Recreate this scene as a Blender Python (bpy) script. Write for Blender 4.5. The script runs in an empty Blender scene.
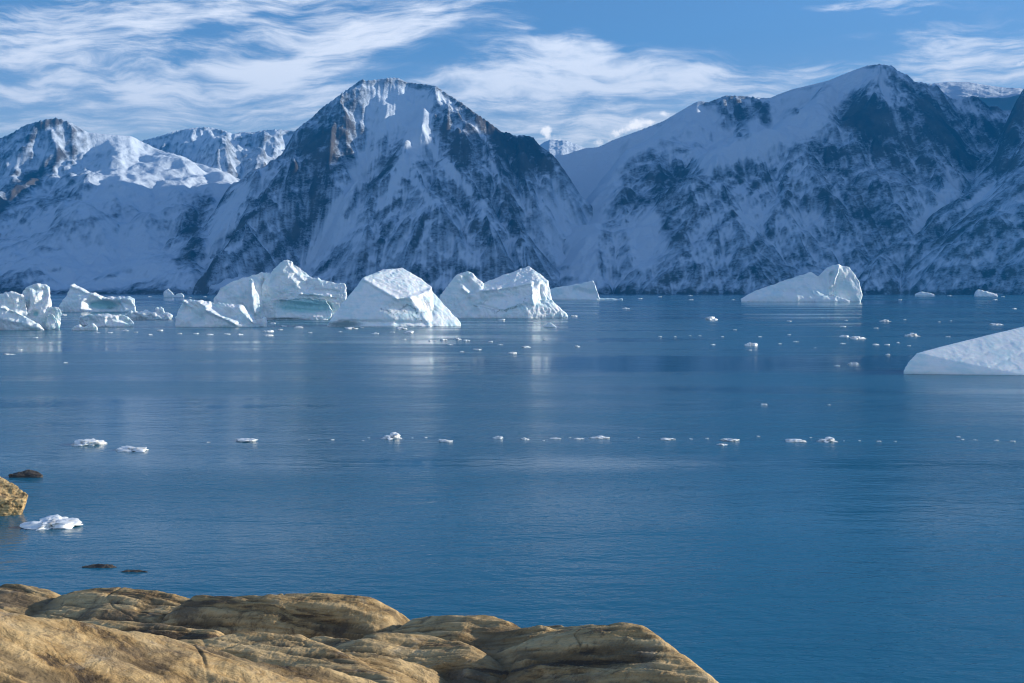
import bpy, bmesh, math, random
import numpy as np
from mathutils import Vector, Matrix

random.seed(7)
SC = bpy.context.scene
COL = SC.collection
W, H = 1024, 683
LENS, SENSOR = 35.0, 36.0
F = W * LENS / SENSOR                 # focal length in pixels
CAM_Z = 25.0                          # eye height above the water
HORIZON = 289.0
TH = math.atan((H / 2 - HORIZON) / F)  # downward pitch
CT, ST = math.cos(TH), math.sin(TH)
SUN_AZ, SUN_EL = 82.0, 14.5           # degrees, azimuth right of the view direction

# ------------------------------------------------------------------ helpers
def ray(u, v):
    a = (np.asarray(u, float) - W / 2) / F
    b = (H / 2 - np.asarray(v, float)) / F
    return a, CT + b * ST, -ST + b * CT

def at(u, v, y):
    """Point at distance y (m, along the view's ground direction) seen in direction u, v."""
    dx, dy, dz = ray(u, v)
    t = y / dy
    return (float(dx * t), float(y), float(CAM_Z + dz * t))

def on_water(u, v):
    dx, dy, dz = ray(u, v)
    t = -CAM_Z / dz
    return (float(dx * t), float(dy * t), 0.0)

def project(x, y, z):
    z = z - CAM_Z
    d = y * CT - z * ST
    return W / 2 + F * x / d, H / 2 - F * (y * ST + z * CT) / d

def sstep(a, b, x):
    t = np.clip((x - a) / (b - a), 0, 1)
    return t * t * (3 - 2 * t)

def hash_u(ix, iy, iz, seed):
    h = (ix.astype(np.int64) * 374761393 + iy.astype(np.int64) * 668265263 + iz.astype(np.int64) * 2147483647 + seed * 1274126177) & 0xFFFFFFFF
    h = ((h ^ (h >> 13)) * 1274126177) & 0xFFFFFFFF
    h = ((h ^ (h >> 16)) * 2246822519) & 0xFFFFFFFF
    return (h ^ (h >> 15)) & 0xFFFFFFFF

def rnd(ix, iy, iz, seed):
    return hash_u(ix, iy, iz, seed) / 4294967296.0

_Z = np.zeros(1, np.int64)

def perlin2(x, y, seed=0):
    xi, yi = np.floor(x).astype(np.int64), np.floor(y).astype(np.int64)
    xf, yf = x - xi, y - yi
    u, v = xf * xf * xf * (xf * (xf * 6 - 15) + 10), yf * yf * yf * (yf * (yf * 6 - 15) + 10)
    def g(i, j):
        a = rnd(xi + i, yi + j, _Z, seed) * (2 * math.pi)
        return np.cos(a) * (xf - i) + np.sin(a) * (yf - j)
    a = g(0, 0) * (1 - u) + g(1, 0) * u
    b = g(0, 1) * (1 - u) + g(1, 1) * u
    return (a * (1 - v) + b * v) * 1.5

def perlin3(x, y, z, seed=0):
    xi, yi, zi = [np.floor(q).astype(np.int64) for q in (x, y, z)]
    xf, yf, zf = x - xi, y - yi, z - zi
    f = lambda t: t * t * t * (t * (t * 6 - 15) + 10)
    u, v, w = f(xf), f(yf), f(zf)
    def g(i, j, k):
        h = hash_u(xi + i, yi + j, zi + k, seed)
        a = (h & 1023) / 1023.0 * 2 * math.pi
        c = ((h >> 10) & 1023) / 511.5 - 1
        s = np.sqrt(np.maximum(0, 1 - c * c))
        return s * np.cos(a) * (xf - i) + s * np.sin(a) * (yf - j) + c * (zf - k)
    l = lambda a, b, t: a + (b - a) * t
    return 1.5 * l(l(l(g(0,0,0), g(1,0,0), u), l(g(0,1,0), g(1,1,0), u), v),
                   l(l(g(0,0,1), g(1,0,1), u), l(g(0,1,1), g(1,1,1), u), v), w)

def fbm2(x, y, o=5, seed=0, gain=.5, ridged=False):
    s, a, f = 0, 1, 1
    for i in range(o):
        n = perlin2(x * f + i * 17.3, y * f - i * 9.1, seed + i)
        s = s + a * ((1 - 2 * np.abs(n)) if ridged else n)
        a *= gain; f *= 2.03
    return s

def fbm3(x, y, z, o=4, seed=0, gain=.5, ridged=False):
    s, a, f = 0, 1, 1
    for i in range(o):
        n = perlin3(x * f + i * 7.3, y * f - i * 9.1, z * f + i * 3.7, seed + i)
        s = s + a * ((1 - 2 * np.abs(n)) if ridged else n)
        a *= gain; f *= 2.03
    return s

def blur(a, n, axis):
    if n < 1: return a
    k = np.ones(2 * n + 1) / (2 * n + 1)
    pad = [(0, 0)] * a.ndim; pad[axis] = (n, n)
    p = np.pad(a, pad, mode='edge')
    c = np.cumsum(np.insert(p, 0, 0, axis=axis), axis=axis)
    m = a.shape[axis]
    return (np.take(c, range(2 * n + 1, 2 * n + 1 + m), axis) - np.take(c, range(0, m), axis)) / (2 * n + 1)

def link(o):
    COL.objects.link(o); return o

def grid_mesh(name, X, Y, Z, attrs=None):
    r, c = X.shape
    me = bpy.data.meshes.new(name)
    co = np.stack([X, Y, Z], -1).astype(np.float32).reshape(-1)
    me.vertices.add(r * c); me.vertices.foreach_set('co', co)
    i = np.arange(r * c).reshape(r, c)
    q = np.stack([i[:-1, :-1], i[:-1, 1:], i[1:, 1:], i[1:, :-1]], -1).reshape(-1).astype(np.int32)
    n = (r - 1) * (c - 1)
    me.loops.add(n * 4); me.loops.foreach_set('vertex_index', q)
    me.polygons.add(n)
    me.polygons.foreach_set('loop_start', np.arange(0, n * 4, 4, dtype=np.int32))
    me.polygons.foreach_set('use_smooth', np.ones(n, bool))
    for k, a in (attrs or {}).items():
        at_ = me.attributes.new(k, 'FLOAT', 'POINT'); at_.data.foreach_set('value', a.astype(np.float32).reshape(-1))
    me.update(calc_edges=True); me.validate()
    return me

def tag(o, label=None, cat=None, group=None, kind=None):
    if label: o['label'] = label
    if cat: o['category'] = cat
    if group: o['group'] = group
    if kind: o['kind'] = kind
    return o

# ------------------------------------------------------------------ node helpers
class NT:
    def __init__(s, tree):
        s.t = tree; s.n = tree.nodes; s.l = tree.links
    def node(s, typ, inputs=None, **props):
        n = s.n.new(typ)
        for k, v in props.items(): setattr(n, k, v)
        for k, v in (inputs or {}).items(): s.set(n.inputs[k], v)
        return n
    def set(s, sock, v):
        if isinstance(v, bpy.types.NodeSocket): s.l.new(v, sock)
        elif isinstance(v, bpy.types.Node): s.l.new(v.outputs[0], sock)
        else: sock.default_value = v
    def math(s, op, a, b=None, c=None, clamp=False):
        n = s.n.new('ShaderNodeMath'); n.operation = op; n.use_clamp = clamp
        for i, v in enumerate((a, b, c)):
            if v is not None: s.set(n.inputs[i], v)
        return n.outputs[0]
    def vmath(s, op, a, b=None):
        n = s.n.new('ShaderNodeVectorMath'); n.operation = op
        s.set(n.inputs[0], a)
        if b is not None: s.set(n.inputs[1], b)
        return n
    def smooth(s, v, a, b, lo=0., hi=1.):
        n = s.n.new('ShaderNodeMapRange'); n.interpolation_type = 'SMOOTHSTEP'
        s.set(n.inputs['Value'], v); n.inputs['From Min'].default_value = a; n.inputs['From Max'].default_value = b
        n.inputs['To Min'].default_value = lo; n.inputs['To Max'].default_value = hi
        return n.outputs[0]
    def lin(s, v, a, b, lo=0., hi=1.):
        n = s.n.new('ShaderNodeMapRange')
        s.set(n.inputs['Value'], v); n.inputs['From Min'].default_value = a; n.inputs['From Max'].default_value = b
        n.inputs['To Min'].default_value = lo; n.inputs['To Max'].default_value = hi
        return n.outputs[0]
    def noise(s, vec, scale, detail=4., rough=.5, dist=0., lac=2.):
        n = s.n.new('ShaderNodeTexNoise'); n.noise_dimensions = '3D'
        s.set(n.inputs['Vector'], vec)
        n.inputs['Scale'].default_value = scale; n.inputs['Detail'].default_value = detail
        n.inputs['Roughness'].default_value = rough; n.inputs['Distortion'].default_value = dist
        n.inputs['Lacunarity'].default_value = lac
        return n.outputs['Fac']
    def mapping(s, vec, loc=(0,0,0), rot=(0,0,0), scale=(1,1,1), typ='POINT'):
        n = s.n.new('ShaderNodeMapping'); n.vector_type = typ
        s.set(n.inputs['Vector'], vec)
        n.inputs['Location'].default_value = loc; n.inputs['Rotation'].default_value = rot; n.inputs['Scale'].default_value = scale
        return n.outputs[0]
    def mix(s, f, a, b, blend='MIX'):
        n = s.n.new('ShaderNodeMix'); n.data_type = 'RGBA'; n.blend_type = blend; n.clamp_factor = True
        s.set(n.inputs[0], f)
        for i, v in ((6, a), (7, b)):
            if isinstance(v, tuple): v = (*v, 1.) if len(v) == 3 else v
            s.set(n.inputs[i], v)
        return n.outputs[2]
    def attr(s, name):
        n = s.n.new('ShaderNodeAttribute'); n.attribute_name = name
        return n.outputs['Fac']

def new_mat(name):
    m = bpy.data.materials.new(name); m.use_nodes = True
    m.node_tree.nodes.clear()
    k = NT(m.node_tree)
    out = k.node('ShaderNodeOutputMaterial')
    b = k.node('ShaderNodeBsdfPrincipled')
    k.l.new(b.outputs[0], out.inputs['Surface'])
    return m, k, b, out

# ------------------------------------------------------------------ camera
cam = bpy.data.cameras.new('camera'); cam.lens = LENS; cam.sensor_width = SENSOR
cam.clip_start = 0.3; cam.clip_end = 60000
co = link(bpy.data.objects.new('camera', cam))
co.location = (0, 0, CAM_Z); co.rotation_euler = (math.pi / 2 - TH, 0, 0)
SC.camera = co
SC.render.resolution_x, SC.render.resolution_y = W, H
SC.view_settings.view_transform = 'Standard'; SC.view_settings.look = 'None'
SC.view_settings.exposure = 1.1; SC.view_settings.gamma = 1.0
SC.cycles.max_bounces = 8; SC.cycles.volume_bounces = 0
SC.cycles.use_denoising = True
try:
    SC.cycles.denoiser = 'OPENIMAGEDENOISE'; SC.cycles.denoising_prefilter = 'ACCURATE'
except Exception: pass
SC.cycles.sample_clamp_indirect = 6.0
SC.cycles.pixel_filter_type = 'BLACKMAN_HARRIS'; SC.cycles.filter_width = 1.1

# ------------------------------------------------------------------ sun and sky
sun = bpy.data.lights.new('sun', 'SUN'); sun.energy = 5.0; sun.angle = math.radians(.5); sun.color = (1.0, .90, .76)
so = link(bpy.data.objects.new('sun', sun))
ar, er = math.radians(SUN_AZ), math.radians(SUN_EL)
sdir = Vector((math.sin(ar) * math.cos(er), math.cos(ar) * math.cos(er), math.sin(er)))
so.rotation_euler = sdir.to_track_quat('Z', 'Y').to_euler(); so.location = (300, 100, 400)

wd = bpy.data.worlds.new('World'); SC.world = wd; wd.use_nodes = True
wd.node_tree.nodes.clear()
k = NT(wd.node_tree)
out = k.node('ShaderNodeOutputWorld')
SKY_STRENGTH = 0.088
bg = k.node('ShaderNodeBackground', {'Strength': SKY_STRENGTH})
k.l.new(bg.outputs[0], out.inputs['Surface'])
sky = k.node('ShaderNodeTexSky', sky_type='NISHITA', sun_disc=False, sun_elevation=er, sun_rotation=ar,
             altitude=30.0, air_density=1.0, dust_density=0.35, ozone_density=2.6)
tc = k.node('ShaderNodeTexCoord')
sep = k.node('ShaderNodeSeparateXYZ', {0: tc.outputs['Generated']})
dx, dy, dz = sep.outputs
ya = k.math('MAXIMUM', k.math('ABSOLUTE', dy), .18)
# gnomonic sky coordinates in hundredths of a radian-like unit (px/100)
cu = k.math('MULTIPLY_ADD', k.math('DIVIDE', dx, ya), F / 100, 5.12)
cv = k.math('MULTIPLY_ADD', k.math('DIVIDE', dz, ya), -F / 100, 2.89)
P = k.node('ShaderNodeCombineXYZ', {0: cu, 1: cv, 2: k.math('LESS_THAN', dy, 0.0)}).outputs[0]
wn = k.node('ShaderNodeTexNoise', {'Vector': k.mapping(P, scale=(1, 1.8, 1)), 'Scale': .55, 'Detail': 3., 'Roughness': .5})
warp = k.vmath('SCALE', k.vmath('SUBTRACT', wn.outputs['Color'], (.5, .5, .5)).outputs[0]); warp.inputs['Scale'].default_value = 1.5
PW = k.vmath('ADD', P, k.vmath('MULTIPLY', warp.outputs[0], (.8, .45, 0)).outputs[0]).outputs[0]
PS = k.vmath('ADD', P, k.vmath('MULTIPLY', warp.outputs[0], (.28, .18, 0)).outputs[0]).outputs[0]
def blob(u, v, ru, rv, rot, amp, vec):
    m = k.mapping(vec, loc=(u / 100, v / 100, 0), rot=(0, 0, math.radians(rot)), scale=(ru / 100, rv / 100, 100), typ='TEXTURE')
    l = k.vmath('LENGTH', m).outputs['Value']
    return k.math('MULTIPLY', k.smooth(l, 0.0, 1.0, 1.0, 0.0), amp)
def total(lst, vec):
    s = None
    for b in lst:
        q = blob(*b, vec); s = q if s is None else k.math('ADD', s, q)
    return s
cirrus = [  # u, v, half-length, half-height, rotation, amount
    (150, 18, 420, 55, -3, .62), (60, 68, 260, 40, 6, .55), (250, 70, 260, 42, -14, .55), (330, 55, 210, 28, -20, .5),
    (30, 93, 90, 22, 2, .75), (130, 97, 40, 9, 2, .4), (290, 85, 120, 30, 12, .5), (270, 112, 90, 26, 4, .4), (180, 122, 160, 16, -4, .3),
    (420, 22, 190, 26, -8, .35), (560, 72, 190, 44, 0, .72), (548, 48, 90, 30, 14, .55), (600, 52, 50, 20, 40, .3), (480, 90, 130, 40, -10, .5),
    (660, 80, 110, 22, 0, .5), (560, 110, 120, 34, 0, .5), (630, 120, 90, 16, -12, .35),
    (740, 76, 130, 22, -3, .48), (820, 72, 80, 20, -6, .3), (865, 9, 110, 13, 0, .75), (890, 18, 80, 10, -4, .3),
    (960, 60, 130, 34, 0, .65), (940, 40, 120, 26, 0, .3), (980, 82, 120, 12, 0, .55), (1010, 64, 30, 7, -5, .5), (1200, 50, 300, 70, -6, .5), (-250, 60, 300, 90, 0, .6),
    (0, 124, 120, 18, 0, .35), (520, 135, 800, 60, 0, .40), (150, 60, 460, 100, 0, .32), (560, 100, 200, 60, 0, .35), (760, 90, 300, 50, 0, .25)]
clear = [(205, 39, 60, 10, 0, .55), (215, 62, 60, 12, 0, .35), (20, 80, 40, 12, 0, .4), (610, 102, 60, 14, 0, .35), (450, 62, 60, 20, -10, .35),
         (120, 72, 90, 10, 0, .3), (20, 8, 50, 10, 0, .4), (320, 70, 40, 12, -20, .3), (700, 20, 220, 40, 0, .4)]
cov = k.math('SUBTRACT', total(cirrus, PS), total(clear, PS))
f1 = k.noise(k.mapping(PW, rot=(0, 0, math.radians(10)), scale=(.42, 2.2, 1)), 1.3, 8., .62)
f2 = k.noise(k.mapping(PW, rot=(0, 0, math.radians(14)), scale=(.7, 4.0, 1)), 2.2, 6., .62)
fib = k.math('ADD', k.math('MULTIPLY', k.math('SUBTRACT', f1, .5), 1.3), k.math('MULTIPLY', k.math('SUBTRACT', f2, .5), 1.2))
dens = k.smooth(k.math('ADD', cov, k.math('MULTIPLY', fib, k.lin(cov, 0, .5, .7, 2.2))), .02, 1.35, 0., 1.0)
dens = k.math('MULTIPLY', dens, k.smooth(dz, 0.0, .06))
# unseen cloud cover added behind the camera as neutral fill for camera-facing ice
dens = k.math('MAXIMUM', dens, k.math('ADD', k.math('MULTIPLY', dens, .75), k.smooth(dz, .24, .10, 0., .28)))
fill_sheet = k.math('MULTIPLY', k.smooth(k.math('ADD', k.math('MULTIPLY', dy, -1.), k.math('MULTIPLY', fib, .25)), -.05, .35), .20)
dens = k.math('MAXIMUM', dens, fill_sheet)
# low cumulus heads behind the ridges
lump = k.noise(P, 9.0, 5., .62)
cum = [(545, 133, 13, 11, 0, 1.), (556, 141, 14, 8, 0, .8), (617, 134, 16, 9, 0, .9), (634, 126, 18, 10, 0, 1.), (649, 124, 12, 7, 0, .8), (661, 116, 15, 6, 0, .7), (600, 144, 18, 7, 0, .7), (1012, 66, 16, 6, 0, .6)]
cumt = total(cum, P)
cumd = k.smooth(k.math('ADD', cumt, k.math('MULTIPLY', k.math('SUBTRACT', lump, .5), 2.2)), .32, 1.0)
cumd = k.math('MULTIPLY', cumd, k.smooth(cumt, .02, .25))
inv = 1.0 / SKY_STRENGTH
CIR = tuple(c * inv for c in (.76, .76, .77)); CUM = tuple(c * inv for c in (.95, .92, .88))
hs = k.node('ShaderNodeHueSaturation', {'Color': sky.outputs[0], 'Saturation': 1.0, 'Value': 1.0})
blue = k.mix(1.0, hs.outputs[0], (.78, .90, 1.05), 'MULTIPLY')
c1 = k.mix(k.math('MULTIPLY', dens, .78), blue, CIR)
c2 = k.mix(k.math('MULTIPLY', cumd, .85), c1, CUM)
k.set(bg.inputs['Color'], c2)

# ------------------------------------------------------------------ mountains
def snow_rock_mat():
    m, k, b, out = new_mat('snow_on_rock')
    geo = k.node('ShaderNodeNewGeometry')
    pos = geo.outputs['Position']
    rock = k.attr('rock')
    n1 = k.noise(pos, 1 / 55., 7., .62, .4)
    n2 = k.noise(k.mapping(pos, rot=(.0, .5, .4), scale=(1, 1, 2.4)), 1 / 26., 6., .65)
    n9 = k.noise(k.mapping(pos, rot=(.3, .5, .2), scale=(1, 1, 1.8)), 1 / 10., 3., .6)
    amp = k.lin(rock, -.25, .35, .25, 1.0)
    v = k.math('ADD', rock, k.math('MULTIPLY', amp, k.math('ADD', k.math('MULTIPLY', k.math('SUBTRACT', n1, .5), .9), k.math('ADD', k.math('MULTIPLY', k.math('SUBTRACT', n2, .5), 1.1), k.math('MULTIPLY', k.math('SUBTRACT', n9, .5), .7)))))
    f = k.smooth(v, .08, .74)
    n3 = k.noise(pos, 1 / 160., 5., .6)
    rc = k.mix(k.smooth(n3, .35, .65), (.038, .038, .040), (.088, .082, .076))
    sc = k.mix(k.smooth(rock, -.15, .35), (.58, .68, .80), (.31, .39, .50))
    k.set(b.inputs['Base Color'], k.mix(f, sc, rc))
    k.set(b.inputs['Roughness'], .8); k.set(b.inputs['Specular IOR Level'], .2)
    h = k.math('ADD', k.math('MULTIPLY', n1, 26.), k.math('MULTIPLY', n2, 9.))
    k.set(b.inputs['Normal'], k.node('ShaderNodeBump', {'Height': h, 'Strength': .55, 'Distance': 1.0}).outputs[0])
    return m
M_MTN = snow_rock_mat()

def ridges_height(X, Y, ridges):
    Z = np.full(X.shape, -1e5)
    for rd in ridges:
        kk, r0, L = rd.get('k', .95), rd.get('r', 25.), rd.get('L', 14000.)
        pts = [np.array(at(*p)) for p in rd['pts']]
        for a, b in zip(pts[:-1], pts[1:]):
            e = b[:2] - a[:2]; l2 = max(e @ e, 1e-6)
            t = np.clip(((X - a[0]) * e[0] + (Y - a[1]) * e[1]) / l2, 0, 1)
            ddx, ddy = X - (a[0] + t * e[0]), Y - (a[1] + t * e[1])
            d = np.sqrt(ddx * ddx + ddy * ddy)
            ks = np.where(e[0] * ddy - e[1] * ddx > 0, rd.get('kl', kk), rd.get('kr', kk))
            d = np.sqrt(d * d + r0 * r0) - r0
            Z = np.maximum(Z, a[2] + t * (b[2] - a[2]) - ks * L * (1 - np.exp(-d / L)))
    return Z

def gully(px, py, dirx, diry, seed):
    """One octave of slope-aligned stripes (cosines across the slope, phased per cell)."""
    xi, yi = np.floor(px).astype(np.int64), np.floor(py).astype(np.int64)
    fx, fy = px - xi, py - yi
    s = np.zeros_like(px); sx = np.zeros_like(px); sy = np.zeros_like(px); wt = np.zeros_like(px)
    fr = 2 * math.pi * .85
    for i in (-1, 0, 1, 2):
        for j in (-1, 0, 1, 2):
            hx = rnd(xi - i, yi - j, _Z, seed) * .5; hy = rnd(xi - i, yi - j, _Z, seed + 91) * .5
            qx, qy = fx + i - hx, fy + j - hy
            w = np.exp(-2 * (qx * qx + qy * qy)); wt += w
            m = (qx * dirx + qy * diry) * fr
            c = np.cos(m); n = -np.sin(m)
            s += c * w; sx += n * dirx * w; sy += n * diry * w
    return s / wt, sx / wt, sy / wt

def world_grad(Z, u, Yv):
    """dz/dX, dz/dY of a height sampled on (row: Y, column: u)."""
    zy = np.gradient(Z, Yv, axis=0); zu = np.gradient(Z, u, axis=1)
    zX = zu * F / Yv[:, None]
    zY = zy - zX * ((u - W / 2) / F)[None, :]
    return zX, zY

def mountain(u0, u1, y0, y1, ridges, skyline=None, du=1.0, dy=9.0, amp=46., wl=300., rocks=(), snows=(), lines=(), seed=1,
             label='', rough=1.0,  fade=160., rockbias=0.0, octs=5):
    u = np.arange(u0, u1 + du, du); Yv = np.arange(y0, y1 + dy, dy)
    U, Y = np.meshgrid(u, Yv)
    X = (U - W / 2) / F * Y
    wx = fbm2(X / 700, Y / 700, 4, seed + 50) * 90 * rough; wy = fbm2(X / 700 + 9, Y / 700 - 4, 4, seed + 60) * 90 * rough
    Z = ridges_height(X + wx, Y + wy, ridges)
    Z = blur(blur(Z, 2, 0), 2, 1)
    Z = Z + fbm2(X / 1000, Y / 1000, 2, seed + 5) * 45 * rough + fbm2((X * .8 + Y * .6) / 260, (Y * .8 - X * .6 + Z * .5) / 520, 3, seed + 7) * 34 * rough * sstep(60, 350, Z)
    base = Z.copy()
    gx, gy = world_grad(blur(blur(Z, 4, 0), 4, 1), u, Yv)
    sl = np.sqrt(gx * gx + gy * gy) + 1e-6
    # gullies aligned with the slope
    a, f = 1.0, 1.0 / wl
    fine = np.zeros_like(Z); tot = np.zeros_like(Z); ddx = gx.copy(); ddy = gy.copy()
    steep = sstep(.15, .7, sl)
    soft = np.ones_like(Z)
    for (su, sv, ru, rv, st) in snows:
        pu, pv = project(X, Y, Z)
        soft *= 1 - st * np.exp(-(((pu - su) / ru) ** 2 + ((pv - sv) / rv) ** 2))
    soft = np.clip(soft, .12, 1)
    for o in range(octs):
        g = np.sqrt(ddx * ddx + ddy * ddy) + 1e-6
        nx, ny = -ddy / g, ddx / g
        s, sx, sy = gully(X * f, Y * f, nx, ny, seed * 7 + o)
        tot += a * (s - .2) * steep
        if o >= 1: fine += s * (.35, .5, .6, .6, .5, .5)[o - 1]
        ddx += sx * a * .8 * (ddx * 0 + 1) * .6; ddy += sy * a * .8 * .6
        a *= .44; f *= 1.95
    Z = Z + .8 * tot * amp * rough * soft
    Z += (fbm2(X / 120, Y / 120, 4, seed + 20, ridged=True) - .6) * 11 * rough * soft
    Z -= 12.
    # fit the skyline the mountain really has (smooth, by height share only)
    if skyline is not None:
        su = np.array([p[0] for p in skyline], float); sv = np.array([p[1] for p in skyline], float)
        inside = (u >= su[0]) & (u <= su[-1])
        tgt = np.interp(u, su, sv)
        for it in range(4):
            _, V = project(X, Y, Z)
            top = V.argmin(0); vmin = V.min(0)
            ui = u[inside]; di = (vmin - tgt)[inside]
            dv = np.interp(u, ui, di) * np.exp(-np.maximum(0, np.maximum(ui[0] - u, u - ui[-1])) / 30.)
            dv = blur(dv, 3, 0)
            Yt = Yv[top]; Zt = Z[top, np.arange(len(u))]
            dz = dv * Yt / F
            w = sstep(.35, 1.0, Z / np.maximum(Zt, 1)[None, :])
            Z = Z + dz[None, :] * w
    shore = sstep(0, 60, Z)
    gx, gy = world_grad(Z, u, Yv)
    sl = np.sqrt(gx * gx + gy * gy)
    cv = Z - blur(blur(Z, 6, 0), 6, 1)          # convex ribs shed their snow
    rock = rockbias + .34 * sstep(.75, 1.6, sl) + np.clip(cv / 28., -.3, .35) * .45
    rock += .20 * fbm2(X / 420, Y / 420, 4, seed + 33)
    rock += .12 * fine * soft
    # tilted rock beds crop out as thin parallel ledges
    bed = fbm2((Z * .86 - X * .5 + 60 * perlin2(X / 500, Y / 500, seed + 3)) / 38., (X * .5 + Y) / 900., 4, seed + 44, .6)
    rock += .16 * bed * soft
    pu, pv = project(X, Y, Z)
    for (su, sv, ru, rv, st) in rocks:
        rock += st * np.exp(-(((pu - su) / ru) ** 2 + ((pv - sv) / rv) ** 2) ** 1.5)
    for (su, sv, ru, rv, st) in snows:
        rock -= .5 * st * np.exp(-(((pu - su) / ru) ** 2 + ((pv - sv) / rv) ** 2))
    if lines:                                       # couloirs, snow ramps, painted sunlit slivers (-) and rock bands (+)
        wob = fbm2(X / 160, Y / 160, 3, seed + 71) * 4.5; wob2 = fbm2(X / 45, Y / 45, 3, seed + 72) * 1.6
        for (a0, b0, a1, b1, wd_, st) in lines:
            ex, ey = a1 - a0, b1 - b0
            t = np.clip(((pu - a0) * ex + (pv - b0) * ey) / max(ex * ex + ey * ey, 1e-6), 0, 1)
            ds = np.hypot(pu - a0 - t * ex + wob * min(1, wd_ / 6) + wob2 * .7, pv - b0 - t * ey + wob * .4 + wob2)
            rock += st * np.exp(-(ds / wd_) ** 2)
    rock += .45 * (1 - sstep(4, 40, Z))         # bare wave-washed foot
    Z = np.maximum(Z, -25.)
    me = grid_mesh('mountain', X, Y, Z, {'rock': rock})
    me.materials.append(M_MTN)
    o = link(bpy.data.objects.new('mountain', me))
    tag(o, label, 'mountain', 'snowy mountains across the fjord', 'structure')
    return o

R = lambda *pts, **kw: dict(pts=list(pts), **kw)
# far snow dome in the saddle and far ice cap on the right
mountain(470, 660, 9200, 11400, [R((440, 170, 10400), (530, 150, 10400), (550, 139.5, 10400), (575, 144, 10400), (600, 152, 10500), (700, 175, 10600), k=.4, r=150)],
         [(535, 150), (542, 143), (550, 139.5), (557, 140), (565, 140.5), (575, 144), (585, 148), (600, 154)], du=.8, dy=16, amp=12, seed=3, rough=.5, rockbias=-.15,
         label='distant low snow dome seen through the saddle beside the central peak')
mountain(860, 1130, 7600, 9300, [R((860, 110, 8400), (915, 86, 8400), (943, 82, 8500), (963, 82, 8500), (985, 85.5, 8500), (1013, 88, 8500), (1130, 110, 8500), k=.4, r=150)],
         [(912, 88), (923, 84), (943, 82), (963, 82), (980, 85), (998, 87.5), (1013, 88), (1040, 92)], du=1., dy=16, amp=10, seed=4, rough=.4, rockbias=-.2,
         label='smooth white ice cap far behind the right massif')
# back range on the left with sunlit fluted wall
mountain(80, 420, 6600, 9000, [
    R((60, 190, 7900), (135, 147, 7850), (160, 137, 7800), (180, 131, 7800), (195, 128, 7800), (210, 127, 7800), (236, 134, 7800), (255, 132.5, 7850), (280, 129.5, 7900), (300, 131, 7950), (380, 140, 8000), k=.85),
    R((195, 128, 7800), (185, 150, 7450), (170, 172, 7150), k=.8), R((215, 127, 7800), (222, 150, 7400), (215, 185, 7000), k=.8), R((250, 132, 7850), (262, 160, 7400), (262, 185, 7000), k=.8)],
    [(120, 150), (144, 141), (160, 137), (180, 131), (195, 128), (210, 127), (225, 130), (236, 134), (245, 132), (255, 132.5), (268, 130), (280, 129.5), (297, 131), (330, 134)],
    du=.9, dy=9, amp=34, wl=210., seed=11, label='fluted white back range on the left, its upper wall lit by the sun', rockbias=-.10)
# left mountain
mountain(-190, 330, 4500, 7700, [
    R((-260, 150, 6700), (-120, 160, 6800), (-40, 150, 6850), (0, 140, 6900), (30, 125, 6900), (61, 118, 6900), (75, 122.5, 6920), (92, 132.5, 6950), (112, 134.5, 7000), (135, 136, 7050), (150, 144, 7050), (215, 165, 7000), (290, 190, 7000), k=1.1),
    R((61, 118, 6900), (52, 142, 6600), (30, 168, 6300), (0, 195, 5950), (-30, 225, 5500), (-50, 280, 4850), k=.8),
    R((118, 136, 7000), (128, 146, 6750), (122, 160, 6450), (105, 172, 6200), (80, 205, 5650), (60, 250, 5150), (50, 287, 4780), k=.62, r=120),
    R((150, 144, 7050), (185, 172, 6400), (175, 205, 5800), (150, 250, 5150), (135, 288, 4760), k=.62, r=120),
    R((215, 165, 7000), (225, 180, 6300), (205, 225, 5500), (180, 262, 5050), (165, 288, 4740), k=.62, r=90),
    R((290, 190, 7000), (290, 200, 6300), (262, 240, 5500), (240, 270, 5000), k=.6, r=90)],
    [(-60, 152), (0, 140), (15, 134), (30, 125), (50, 119.5), (61, 118), (75, 122.5), (92, 132.5), (112, 134.5), (135, 136), (144, 141)],
    du=1., dy=9., seed=21, amp=40,
    rocks=[(195, 215, 12, 36, .15), (190, 257, 14, 12, .2), (0, 285, 40, 8, .25), (150, 286, 30, 7, .2)],
    snows=[(125, 140, 40, 12, .95), (150, 165, 50, 16, .7), (225, 225, 16, 70, .9), (150, 190, 40, 25, .4), (100, 230, 60, 34, .35), (70, 255, 60, 22, .4), (130, 260, 50, 20, .3), (250, 170, 40, 20, .9)],
    lines=[(72, 152, 32, 177, 6, .6), (32, 177, 0, 207, 8, .6), (0, 207, -40, 230, 8, .5), (58, 120, 25, 138, 4, .35), (212, 198, 188, 232, 8, .4), (200, 240, 180, 262, 6, .35), (70, 195, 40, 205, 3, .3), (120, 215, 60, 222, 2.5, .25), (100, 245, 40, 250, 3, .25), (60, 270, 20, 276, 3, .3), (130, 270, 95, 278, 3, .3), (228, 190, 222, 240, 8, -.5), (30, 150, 10, 165, 3, -.3)],
    label='broad snowy mountain at the left edge with a rounded peak', rockbias=.0)
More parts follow.
